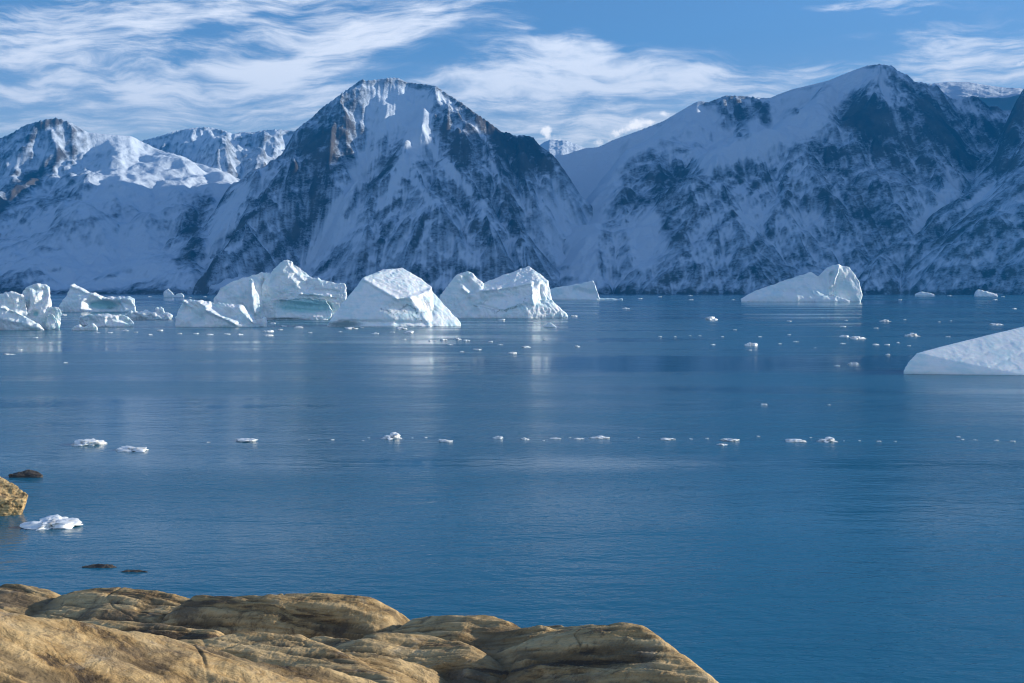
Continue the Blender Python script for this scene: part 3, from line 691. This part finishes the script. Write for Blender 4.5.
berg('white iceberg with a round left hump and a bright broken right end', 318, [
    [(433, 306, 4), (440, 298, 6), (448, 288, 8), (452.5, 279, 10), (460, 273, 12), (467, 270.5, 13), (474, 274.5, 13), (483, 284, 12), (477, 292, 4), (433, N, 2), (450, N, -2), (478, N, -3), (485, N, 30), (440, N, 30)],
    [(470, 290, 16), (491, 282, 30), (512, 272.5, 34), (528, 265.5, 36), (534.6, 270.5, 34), (541, 277.5, 28), (548, 281, 20), (540, 284, 10), (500, 286, 12), (470, N, 12), (548, N, 12), (548, N, 50), (480, N, 50)],
    [(472, 293, 4), (488, 289, 6), (512, 284.5, 8), (531, 282.5, 9), (541, 280, 12), (548, 281, 16), (551, 300, 12), (531, 298, -2), (470, N, -1), (500, N, -8), (531, N, -8), (553, N, 4), (553, N, 30), (480, N, 30)],
    [(530, 300, -3), (551, 300, 6), (557, 309.5, 4), (567, 315.5, 4), (524, 310, -7), (515, N, -10), (568, N, 2), (560, N, 18), (530, N, 20)]],
    [('dark', 474, 305, 497, 312, 1.1, .65), ('dark', 497, 312, 520, 305, 1.1, .7), ('dark', 520, 305, 532, 293, 1., .65), ('dark', 480, 304, 492, 299, .9, .55), ('teal', 530, 305, 12, 8, .3), ('teal', 500, 300, 30, 10, .15)], feats=[(477, 292, 531, 283, 2.2, -4), (484, 301, 520, 296, 6, 4), (467, 280, 474, 290, 4, 6), (462, 288, 468, 292, 2, -3), (532, 290, 534, 304, 2.4, -4), (540, 286, 542, 302, 2, 3), (500, 310, 528, 302, 2, -2), (480, 305, 500, 311, 2, 3), (470, 300, 474, 312, 4, 4)], seed=12, amp=.95)
berg('far pale iceberg with a thin sunlit right edge and a low tongue', 300, [
    [(540, 292, 4), (551, 289, 6), (561, 288, 6), (573, 286, 6), (586, 283, 6), (593, 281, 7), (596, 290, 5), (599, 298, 4), (540, N, 2), (580, N, 0), (600, N, 3), (598, N, 26), (545, N, 26)],
    [(594, 297.6, 3), (608, 298.6, 3), (622, 298.6, 4), (594, N, 1), (622, N, 3), (622, N, 10), (596, N, 10)]], feats=[(575, 290, 590, 294, 4, 3), (594, 283, 598, 297, 1.5, -2)], seed=13, amp=.6)
berg('iceberg of two lobes, a long low left slope and an upright fan-shaped block', 302, [
    [(741, 299, 4), (752, 292.5, 6), (766, 287, 8), (777, 286, 9), (793, 284, 10), (802, 276, 11), (810.5, 271.5, 12), (818, 276, 12), (828, 284, 12), (836, 292, 8), (812, 290, 2), (780, 294, 0), (741, N, 2), (790, N, -3), (828, N, 0), (832, N, 30), (745, N, 30)],
    [(818, 276, 12), (827, 268, 12), (837, 264, 6), (838.5, 264.5, 5), (832, 288, 2), (830, N, 0), (820, N, 12), (836, N, 26), (838, 268, 20)],
    [(837.5, 264.5, 8), (850, 267.5, 10), (859, 281, 10), (860, 289, 9), (862, 294.5, 9), (860, 302, 8), (833, 292, 8), (834, N, 8), (860, N, 7), (858, N, 26), (836, N, 26), (845, 268, 18)],
    [(815, 298, -2), (826, 294.5, 0), (833, 295, 0), (836, 299, -1), (850, 300.5, -1), (815, N, -3), (850, N, -2), (848, N, 6), (818, N, 6)]],
    [('teal', 846, 285, 12, 16, .32), ('teal', 836, 294, 4, 5, .5)], feats=[(833, 275, 832, 295, 3, 6), (838, 266, 832, 286, 1.6, -3), (822, 279, 828, 292, 4, 3), (800, 282, 806, 292, 5, 2), (775, 291, 800, 292, 3, 2)], seed=14, amp=.55)
berg('big smooth grey-white iceberg slope cut off by the right edge', 374, [
    [(903, 371, 0), (908, 362, 2), (916.5, 353, 6), (942, 346, 14), (978, 337.5, 24), (1006, 333, 30), (1024, 326, 36), (1100, 318, 50), (1170, 330, 60), (903, N, 0), (960, N, -8), (1024, N, -16), (1110, N, -14), (1200, N, 10), (1200, N, 110), (960, N, 70)],
    [(1026.5, 328, 60), (1027, 311, 60), (1035, 300, 62), (1080, 296, 70), (1120, 305, 80), (1028, N, 55), (1120, N, 55), (1120, N, 110), (1030, N, 100)]],
    [('dark', 985, 352, 44, .8, .18)], feats=[(955, 365, 1010, 344, 1.8, .45), (985, 370, 1045, 342, 1.5, .5), (945, 362, 980, 349, 2.5, .3), (1000, 374, 1045, 358, 1.6, .4)], seed=15, amp=.13, detail=.30, foot=3., mat=M_ICE_SMOOTH)
berg('small far ice lump with two white heads left of the blue-grey dome', 297.3, [
    [(164, 292, 1), (168, 288.7, 1), (172, 292, 1), (175, 296, 1), (164, N, 0), (175, N, 0), (174, N, 5), (165, N, 5)],
    [(176, 294, 1), (181, 292.6, 1), (183.5, 295, 1), (174, N, 0), (184, N, 0), (182, N, 5), (176, N, 5)]], seed=16, amp=.6)
berg('small far triangular iceberg near the right shore', 296.5, [
    [(975, 294, 1), (978, 289.5, 1), (984, 291, 2), (997, 293.5, 2), (998, 296, 1), (975, N, 0), (998, N, 0), (996, N, 8), (977, N, 8)]], seed=17, amp=.5)
berg('tiny low far iceberg below the near right slope', 296, [
    [(915, 294, 1), (922, 291.5, 1), (935, 294, 1), (915, N, 0), (935, N, 0), (934, N, 6), (917, N, 6)]], seed=18, amp=.5)
berg('small bluish ice pyramid just in front of the broken right end', 327.5, [
    [(543, 326, 1), (550, 322.5, 2), (556, 326.5, 1), (543, N, 0), (556, N, 0), (550, N, 5)]], seed=19, amp=.5)

# ------------------------------------------------------------------ drifting ice chunks
def chunk_mesh(seed):
    bm = bmesh.new(); bmesh.ops.create_icosphere(bm, subdivisions=4, radius=.5)
    me = bpy.data.meshes.new('ice_chunk'); bm.to_mesh(me); bm.free()
    n = len(me.vertices); c = np.empty(n * 3, np.float32); me.vertices.foreach_get('co', c); c = c.reshape(-1, 3).astype(float)
    x, y, z = c.T
    d = 1 + .9 * fbm3(x * 2.2, y * 2.2, z * 1.5, 4, seed, .55) + .35 * (fbm3(x * 5, y * 5, z * 4, 3, seed + 5, .5, True) - .4)
    c = c * np.clip(d, .3, 2)[:, None]
    c[:, 0] *= 1 / (c[:, 0].max() - c[:, 0].min()); c[:, 1] *= .42
    c[:, 2] = np.where(c[:, 2] > 0, c[:, 2], c[:, 2] * .5); c[:, 2] *= 1 / c[:, 2].max()
    c[:, 0] -= (c[:, 0].max() + c[:, 0].min()) / 2
    me.vertices.foreach_set('co', c.astype(np.float32).reshape(-1))
    me.polygons.foreach_set('use_smooth', np.ones(len(me.polygons), bool))
    set_attr(me, 'teal', np.zeros(n)); set_attr(me, 'dark', np.zeros(n))
    me.update(); return me
def chunk_mat():
    m, k, b, out = new_mat('drift_ice')
    pos = k.node('ShaderNodeTexCoord').outputs['Object']
    n = k.noise(pos, 6., 4., .6)
    k.set(b.inputs['Base Color'], k.mix(n, (.74, .82, .86), (.90, .92, .93)))
    k.set(b.inputs['Roughness'], .45)
    k.set(b.inputs['Normal'], k.node('ShaderNodeBump', {'Height': n, 'Strength': .4, 'Distance': .3}).outputs[0])
    return m
M_CHUNK = chunk_mat()
CH = [chunk_mesh(100 + i) for i in range(9)]
for c_ in CH: c_.materials.append(M_CHUNK)
proto = bpy.data.objects.new('ice_chunk', CH[0])
used = [False]
def chunk(u, v, w, hr=.26, label='', group='', i=None):
    x, y, _ = on_water(u, v)
    o = proto if not used[0] else proto.copy()
    used[0] = True
    COL.objects.link(o)
    o.data = CH[random.randrange(len(CH)) if i is None else i]
    s = w * y / F
    o.scale = (s, s * random.uniform(.8, 1.2), s * hr * .55 * random.uniform(.85, 1.15)); o.rotation_euler = (0, 0, random.choice((0, math.pi)) + random.uniform(-.25, .25))
    o.location = (x, y, 0)
    tag(o, label, 'ice chunk', group)

L1 = 'ice chunks in the long drift line across the middle water'
for u, v, w, hr, lb in [
    (88, 444, 36, .3, 'chunky white ice floe with a raised knob, leftmost in the drift line'),
    (133, 450.5, 36, .2, 'low flat ice floe just right of the knobbed leftmost floe'),
    (247, 441, 27, .2, 'low white ice floe alone in the left half of the drift line'),
    (393, 438, 27, .36, 'pointed white ice chunk, tallest piece in the drift line'),
    (445, 441.5, 17, .26, 'small ice chunk just right of the tallest pointed piece'),
    (498, 438.5, 11, .4, 'small rounded ice chunk, left one of a close pair'),
    (525, 439.5, 9, .5, 'small upright ice chunk, right one of a close pair'),
    (555, 438.5, 13, .16, 'faint flat ice sliver in the middle of the drift line'),
    (579, 439, 11, .22, 'small flat ice chunk between a faint sliver and a long low floe'),
    (599, 438, 22, .22, 'long low ice floe right of the picture centre in the drift line'),
    (668, 439.5, 16, .18, 'thin ice sliver between two longer floes'),
    (730, 440.5, 20, .22, 'ice floe with a smaller sliver just in front of it'),
    (722, 445, 14, .2, 'small ice sliver lying nearest in front of the drift line'),
    (796, 441.5, 22, .2, 'low ice floe, left one of two neighbours at the right of the line'),
    (828, 441, 26, .28, 'bright ice floe, right one of two neighbours at the right of the line')]:
    chunk(u, v, w, hr, lb, L1)
for u, v, w in [(757, 439, 4), (811, 441, 6), (846, 443, 4), (876, 440, 8), (898, 441, 5), (860, 440, 4), (360, 439, 4), (372, 438.5, 5), (415, 437, 6), (425, 437, 5), (210, 441, 4), (540, 439, 4), (567, 438, 4), (690, 440, 4), (707, 439, 4),
                (955, 441, 4), (965, 441.5, 4), (978, 442, 6), (993, 441, 7), (1012, 443, 8), (310, 440, 4), (335, 440, 4), (640, 440, 4)]:
    chunk(u + random.uniform(-4, 4), v + random.gauss(0, 1.3), w * random.uniform(.5, 1.2), .3, 'tiny white ice crumb in the long drift line across the middle water', L1)
chunk(53, 526, 62, .26, 'largest near ice floe, white and lumpy, beside the left rock point', 'near ice floes', 2)
L2 = 'ice chunks scattered below the right two-lobed iceberg'
for u, v, w, hr, lb in [(711, 320, 13, .5, 'bright twin-headed ice chunk alone left of the two-lobed iceberg'),
    (751, 346, 14, .45, 'spiky ice chunk with a crumb below it'), (858, 339, 17, .3, 'wide flat ice chunk in the middle of the right scatter'),
    (912, 336, 19, .35, 'wide ice chunk left above the grey slope of the right edge berg'), (885, 321.5, 15, .25, 'ice chunk with a long thin tail'),
    (853, 364.5, 11, .4, 'bright ice chunk nearest the tip of the right edge berg'), (996, 325, 13, .25, 'thin flat floe directly behind the right edge berg')]:
    chunk(u, v, w, hr, lb, L2)
for u, v, w in [(750, 350.5, 4), (789, 321.5, 5), (846, 320.5, 4), (843, 327, 6), (844, 337, 10), (843, 344, 6), (876, 328.5, 5), (876, 345, 7), (887, 345, 6), (898, 343, 5), (888, 355, 7), (909, 346, 4), (948, 337, 5), (995, 300, 5),
                (1014, 309, 5), (837, 366, 6), (764, 405, 7), (829, 405, 4), (796, 342, 6), (780, 344, 4), (713, 345, 5), (733, 300, 4), (691, 300, 5), (626, 309, 8), (789, 335, 4), (905, 320, 4), (939, 322, 3), (951, 321, 3), (822, 318, 3), (735, 330, 4), (700, 336, 4), (675, 337, 4), (722, 337, 4), (690, 336, 3), (660, 337, 4), (760, 337, 4), (815, 348, 3), (900, 300, 4), (950, 296, 5), (905, 294, 8), (1012, 294, 6), (690, 296, 5), (1003, 297, 4)]:
    chunk(u, v, w, .38, 'small white ice crumb on the water around the right two-lobed iceberg', L2)
L3 = 'ice crumbs in front of the left icebergs'
for u, v, w, hr, lb in [(375, 334, 8, .5, 'small ice chunk left in front of the slab iceberg'), (402, 329.5, 14, .4, 'spiky ice rubble touching the foot of the slab iceberg'),
    (408, 333.5, 12, .5, 'bright rounded ice chunk below the spiky rubble'), (352, 329, 16, .25, 'flat ice sliver at the dark left foot of the slab iceberg'),
    (577, 347, 9, .35, 'small bright ice chunk alone right of the humped iceberg reflection'), (268, 332, 12, .35, 'ice chunk before the white pillar end of the dome-backed iceberg'),
    (63, 315.5, 9, .35, 'small floe beside the neck of the left edge cluster'), (8, 354.5, 16, .12, 'thin flat ice sliver nearest below the left edge cluster')]:
    chunk(u, v, w, hr, lb, L3)
for u, v, w in [(392, 332.5, 6), (404, 339.5, 5), (362, 328, 4), (430, 341, 6), (435, 341, 5), (444, 340, 9), (458, 339.5, 9), (467, 341, 8), (477, 350, 9), (512, 353.5, 10), (574, 316.5, 7), (526, 347.5, 10), (501, 320.5, 9), (136, 332.5, 5),
                (125, 331, 10), (227, 334.5, 7), (196, 334, 6), (226, 334, 5), (268, 336, 11), (284, 326.5, 7), (299, 328, 10), (273, 323.5, 6), (324, 320, 8), (351, 329, 5), (20, 350, 5), (98, 333, 5), (240, 335, 8), (210, 335, 8), (66, 363, 5), (180, 334, 7), (340, 332, 5),
                (490, 342, 6), (500, 345, 6), (545, 340, 5), (450, 345, 6), (462, 352, 5), (250, 297, 3), (190, 297.5, 4), (150, 297, 4), (205, 297, 4), (640, 299, 5), (660, 297, 4), (280, 330, 6), (310, 333, 5), (160, 331, 8), (110, 333, 6), (150, 335, 6), (35, 338, 6), (50, 343, 5)]:
    chunk(u, v, w, .32, 'small white ice crumb floating among the icebergs of the left half', L3)

# ------------------------------------------------------------------ rock
def rock_mat(name, wet=False):
    m, k, b, out = new_mat(name)
    pos = k.node('ShaderNodeNewGeometry').outputs['Position']
    band = k.noise(k.mapping(k.mapping(pos, rot=(0, .12, .36)), scale=(.32, 2.6, 3.2)), 1.0, 8., .66, .5)
    n1 = k.noise(pos, .75, 7., .62, .3)
    n2 = k.noise(pos, 9., 6., .65)
    n3 = k.noise(pos, 2.6, 6., .65, .4)
    n4 = k.noise(pos, 32., 4., .7)
    if wet: A, B_, D = (.06, .052, .045), (.12, .10, .08), (.03, .028, .026)
    else: A, B_, D = (.36, .225, .085), (.60, .43, .21), (.060, .044, .030)
    c = k.mix(k.smooth(band, .36, .62), A, B_)
    c = k.mix(k.smooth(band, .45, .36, 0, .85), c, D)
    c = k.mix(k.smooth(n1, .53, .64, 0, .85), c, D if wet else (.17, .125, .075))
    c = k.mix(k.smooth(n3, .56, .70, 0, .7), c, D)
    c = k.mix(k.smooth(n3, .44, .30, 0, .35), c, (.55, .47, .34) if not wet else B_)
    c = k.mix(k.smooth(n2, .50, .75, 0, .5), c, D)
    c = k.mix(k.smooth(n4, .54, .74, 0, .30), c, D)
    c = k.mix(k.smooth(n4, .44, .28, 0, .35), c, (.62, .52, .36) if not wet else B_)
    cr = k.attr('crack')
    c = k.mix(k.math('MULTIPLY', cr, .85), c, (.03, .024, .018))
    k.set(b.inputs['Base Color'], c); k.set(b.inputs['Roughness'], .45 if wet else .8)
    k.set(b.inputs['Specular IOR Level'], .3)
    h = k.math('ADD', k.math('ADD', k.math('MULTIPLY', band, .10), k.math('MULTIPLY', n3, .07)), k.math('ADD', k.math('MULTIPLY', n2, .018), k.math('MULTIPLY', n4, .004)))
    k.set(b.inputs['Normal'], k.node('ShaderNodeBump', {'Height': h, 'Strength': .9, 'Distance': 1.0}).outputs[0])
    return m
M_ROCK = rock_mat('lichen_gneiss'); M_WET = rock_mat('wet_rock', True)

def whaleback(X, Y, pts, kf, kb, r):
    """Rounded ridge along pts (x, y, z): gentle kf on the camera side, kb behind."""
    Z = np.full(X.shape, -1e5)
    for a, b in zip(pts[:-1], pts[1:]):
        a, b = np.array(a), np.array(b)
        e = b[:2] - a[:2]; l2 = max(e @ e, 1e-9)
        t = np.clip(((X - a[0]) * e[0] + (Y - a[1]) * e[1]) / l2, 0, 1)
        qx, qy = X - (a[0] + t * e[0]), Y - (a[1] + t * e[1])
        d = np.sqrt(qx * qx + qy * qy)
        side = sstep(-.25, .25, (e[0] * qy - e[1] * qx) / np.sqrt(l2))   # 1 behind the crest (pts run left to right)
        kk = kf + (kb - kf) * side
        Z = np.maximum(Z, a[2] + t * (b[2] - a[2]) - kk * (np.sqrt(d * d + r * r) - r))
    return Z
gx_ = np.concatenate([np.arange(-20, -7.4, .09), np.arange(-7.4, 3.8, .013), np.arange(3.8, 17, .09)])
gy_ = np.concatenate([np.arange(-5, 7, .08), np.arange(7, 20.6, .024), np.arange(20.6, 25, .09)])
X, Y = np.meshgrid(gx_, gy_)
X = X * (Y + 6) / 18                             # finer where it is seen close by
wx = fbm2(X / 2.2, Y / 2.2, 3, 71) * .12; wy = fbm2(X / 2.2 + 5, Y / 2.2, 3, 75) * .12
Xw, Yw = X + wx, Y + wy
px = lambda *p: [at(*q) for q in p]
humps = [
    (px((-220, 575, 20.5), (-100, 588, 20.2), (0, 587, 20), (30, 588, 19.9), (42, 592, 19.7)), .18, 1.2, .5),
    (px((40, 598, 19.6), (80, 593, 19.5), (120, 590, 19.3), (150, 591.5, 19.0), (180, 598, 18.7), (200, 604, 18.3)), .22, 1.3, .5),
    (px((198, 600, 17.6), (255, 598, 17.3), (275, 594.5, 17.2), (325, 594.5, 17), (357, 600, 16.8), (376, 611, 16.5), (390, 626, 16.2)), 1.5, 1.6, .75),
    (px((395, 621, 18), (420, 620, 18), (432, 626, 18)), .3, 1.2, .4),
    (px((425, 640, 16.2), (440, 627, 16), (460, 619, 15.7), (482, 616.5, 15.5), (506, 622, 15.1), (515, 624, 15.0)), .33, 1.4, .5),
    (px((512, 626, 14.9), (525, 625, 14.8), (545, 631, 14.5), (600, 629, 14), (625, 627, 13.6), (640, 631, 13.4), (658, 645, 12.9), (681, 664, 12.3), (706, 683, 11.8), (755, 722, 10.8)), .34, 1.5, .35),
    (px((330, 648, 14.4), (380, 634, 14.6), (430, 637, 14.6), (470, 650, 14.0), (520, 672, 13.2), (560, 700, 12.4)), .25, .9, .4),
    (px((60, 650, 13.2), (120, 646, 13.2), (200, 640, 13.0), (265, 633, 13.2), (300, 637, 13.0), (330, 650, 12.6), (365, 672, 11.8), (400, 695, 11.2)), .28, 1.3, .2),
    (px((-60, 622, 15.5), (30, 618, 15.6), (90, 622, 15.4), (150, 628, 15), (210, 634, 14.6)), .22, 1.2, .2),
    (px((-170, 570, 8.6), (-80, 588, 8.8), (0, 608, 8.9), (40, 623, 8.9), (80, 641, 8.8), (130, 655, 8.8), (190, 668, 8.7), (260, 687, 8.5), (340, 710, 8.2)), .30, 1.5, .10),
    ([(-9, 1.5, 23.6), (-3, .5, 23.45), (0, 0, 23.35), (1.2, -.5, 23.2)], .12, .42, .6),
]
Z = np.full(X.shape, -1e5); second = Z.copy()
for pts, kf, kb, r in humps:
    q = whaleback(Xw, Yw, pts, kf, kb, r)
    second = np.maximum(second, np.minimum(Z, q)); Z = np.maximum(Z, q)
crack = np.clip(1 - (Z - second) / .16, 0, 1) * sstep(.1, .6, fbm2(X / 1.5, Y / 1.5, 3, 99) + .8)
# joints: narrow curved clefts
def joints(seed, sc, w, ang):
    ca, sa = math.cos(ang), math.sin(ang)
    p, q = X * ca + Y * sa, -X * sa + Y * ca
    n = perlin2(p / (sc * 3), q / sc, seed) + .25 * perlin2(p / .9, q / .9, seed + 3)
    gate = sstep(.0, .35, perlin2(X / 2.4 + 3, Y / 2.4, seed + 8))
    return np.clip(1 - np.abs(n) / w, 0, 1) * gate
j1, j2 = joints(201, 1.7, .035, .45), joints(231, 1.2, .03, -.7)
j1 = .35 * np.maximum(j1, .8 * joints(261, .75, .02, -.32)); j2 = .3 * j2
fol = fbm2((X * .94 - Y * .34) / 2.2, (Y * .94 + X * .34 + Z * .8) / .38, 5, 141, .6)
seam = np.clip(1 - np.abs(perlin2((X * .94 - Y * .34) / 5., (Y * .94 + X * .34 + Z * .8) / .55, 171) + .12 * fol) / .075, 0, 1) * sstep(-.25, .1, perlin2(X / 2.8, Y / 1.6, 175))
fol = fol - .5 * np.clip(-fol - .15, 0, 1) - .9 * seam
Z = Z + fbm2(X / 1.8, Y / 1.8, 3, 131, .45) * .05 + fol * .04 - .12 * j1 - .10 * j2 - .10 * crack
Z += (fbm2(X / .5, Y / .5, 4, 151, .55, True) - .5) * .008
crack = np.maximum(np.maximum(crack * .8, seam * .8), np.maximum(j1, j2))
crack = np.maximum(crack, .75 * np.clip(-fol * 1.6 - .35, 0, 1))
Z = np.maximum(Z, -3.0)
me = grid_mesh('rock_ground', X, Y, Z, {'crack': crack}); me.materials.append(M_ROCK)
tag(link(bpy.data.objects.new('rock_ground', me)), 'tan glacier-smoothed bedrock in the foreground with dark lichen and clefts', 'rock', None, 'structure')

def rock_thing(label, wl, hulls, mat, seed, amp=1., name='rock', voxel=None, kind=None):
    uu = [p[0] for h in hulls for p in h]; um = (min(uu) + max(uu)) / 2
    wx, wy, _ = on_water(um, wl); px = wy / F
    H3 = []
    for h in hulls:
        pts = []
        for (u, v, d) in h:
            y = wy + d * px
            if v is None: p = at(u, wl, y); pts.append((p[0] - wx, p[1] - wy, -6 * px))
            else: p = at(u, v, y); pts.append((p[0] - wx, p[1] - wy, p[2]))
        H3.append(pts)
    o = hull_mesh(name, H3, voxel or px * .5)
    s = 1 / px
    c, n = displaced(o, lambda c, n: amp * px * (fbm3(*(c.T * s / 9), 4, seed) * 1.3 + (fbm3(*(c.T * s / np.array([[14], [6], [3]])), 3, seed + 4, .5, True) - .4) * .7))
    set_attr(o.data, 'crack', np.zeros(len(c)))
    o.data.materials.append(mat); o.location = (wx, wy, 0)
    return tag(o, label, 'rock', 'rocks standing in the water', kind)
rock_thing('tan rock point jutting into the water at the left edge', 515, [
    [(-70, 462, 30), (-30, 466, 26), (0, 477, 16), (12, 483, 12), (22, 490, 8), (28, 495, 6), (24, 502, 2), (0, 498, -4), (-70, 500, -20), (-70, N, -20), (0, N, -5), (17, N, 0), (21, N, 14), (-70, N, 60)]], M_ROCK, 5, .9, voxel=.06)
rock_thing('low dark wet rock awash behind the left rock point', 477.5, [
    [(9, 475, 0), (16, 472.5, 3), (28, 470, 5), (36, 471, 5), (43, 475, 2), (40, 477, 0), (9, N, 0), (42, N, 0), (42, N, 16), (12, N, 16)]], M_WET, 6, .8)
rock_thing('dark reef rock barely breaking the surface, left of a pair near shore', 568, [
    [(82, 567, 2), (95, 564, 4), (112, 564.5, 4), (117, 567, 2), (108, 568, 0), (84, N, 0), (117, N, 0), (115, N, 14), (86, N, 12)]], M_WET, 7, .9)
rock_thing('dark reef rock barely breaking the surface, right of a pair near shore', 572.5, [
    [(118, 572, 1), (128, 570, 3), (140, 570, 3), (148, 572, 1), (118, N, 0), (148, N, 0), (146, N, 12), (120, N, 12)]], M_WET, 8, .9)

# ------------------------------------------------------------------ air
def haze():
    bm = bmesh.new(); bmesh.ops.create_cube(bm, size=1.0)
    me = bpy.data.meshes.new('haze'); bm.to_mesh(me); bm.free()
    m = bpy.data.materials.new('haze_air'); m.use_nodes = True; m.node_tree.nodes.clear()
    k = NT(m.node_tree)
    o = k.node('ShaderNodeOutputMaterial')
    v = k.node('ShaderNodeVolumePrincipled', {'Color': (.0, .23, .64, 1), 'Density': 6.6e-5, 'Anisotropy': .1})
    k.l.new(v.outputs[0], o.inputs['Volume'])
    me.materials.append(m)
    ob = link(bpy.data.objects.new('haze', me))
    ob.location = (0, 5800, 1210); ob.scale = (18400, 13700, 2480)   # x +-9200, y -1050..12650, z -30..2450
    tag(ob, 'thin blue air between the camera and the mountains', 'haze', None, 'stuff')
haze()
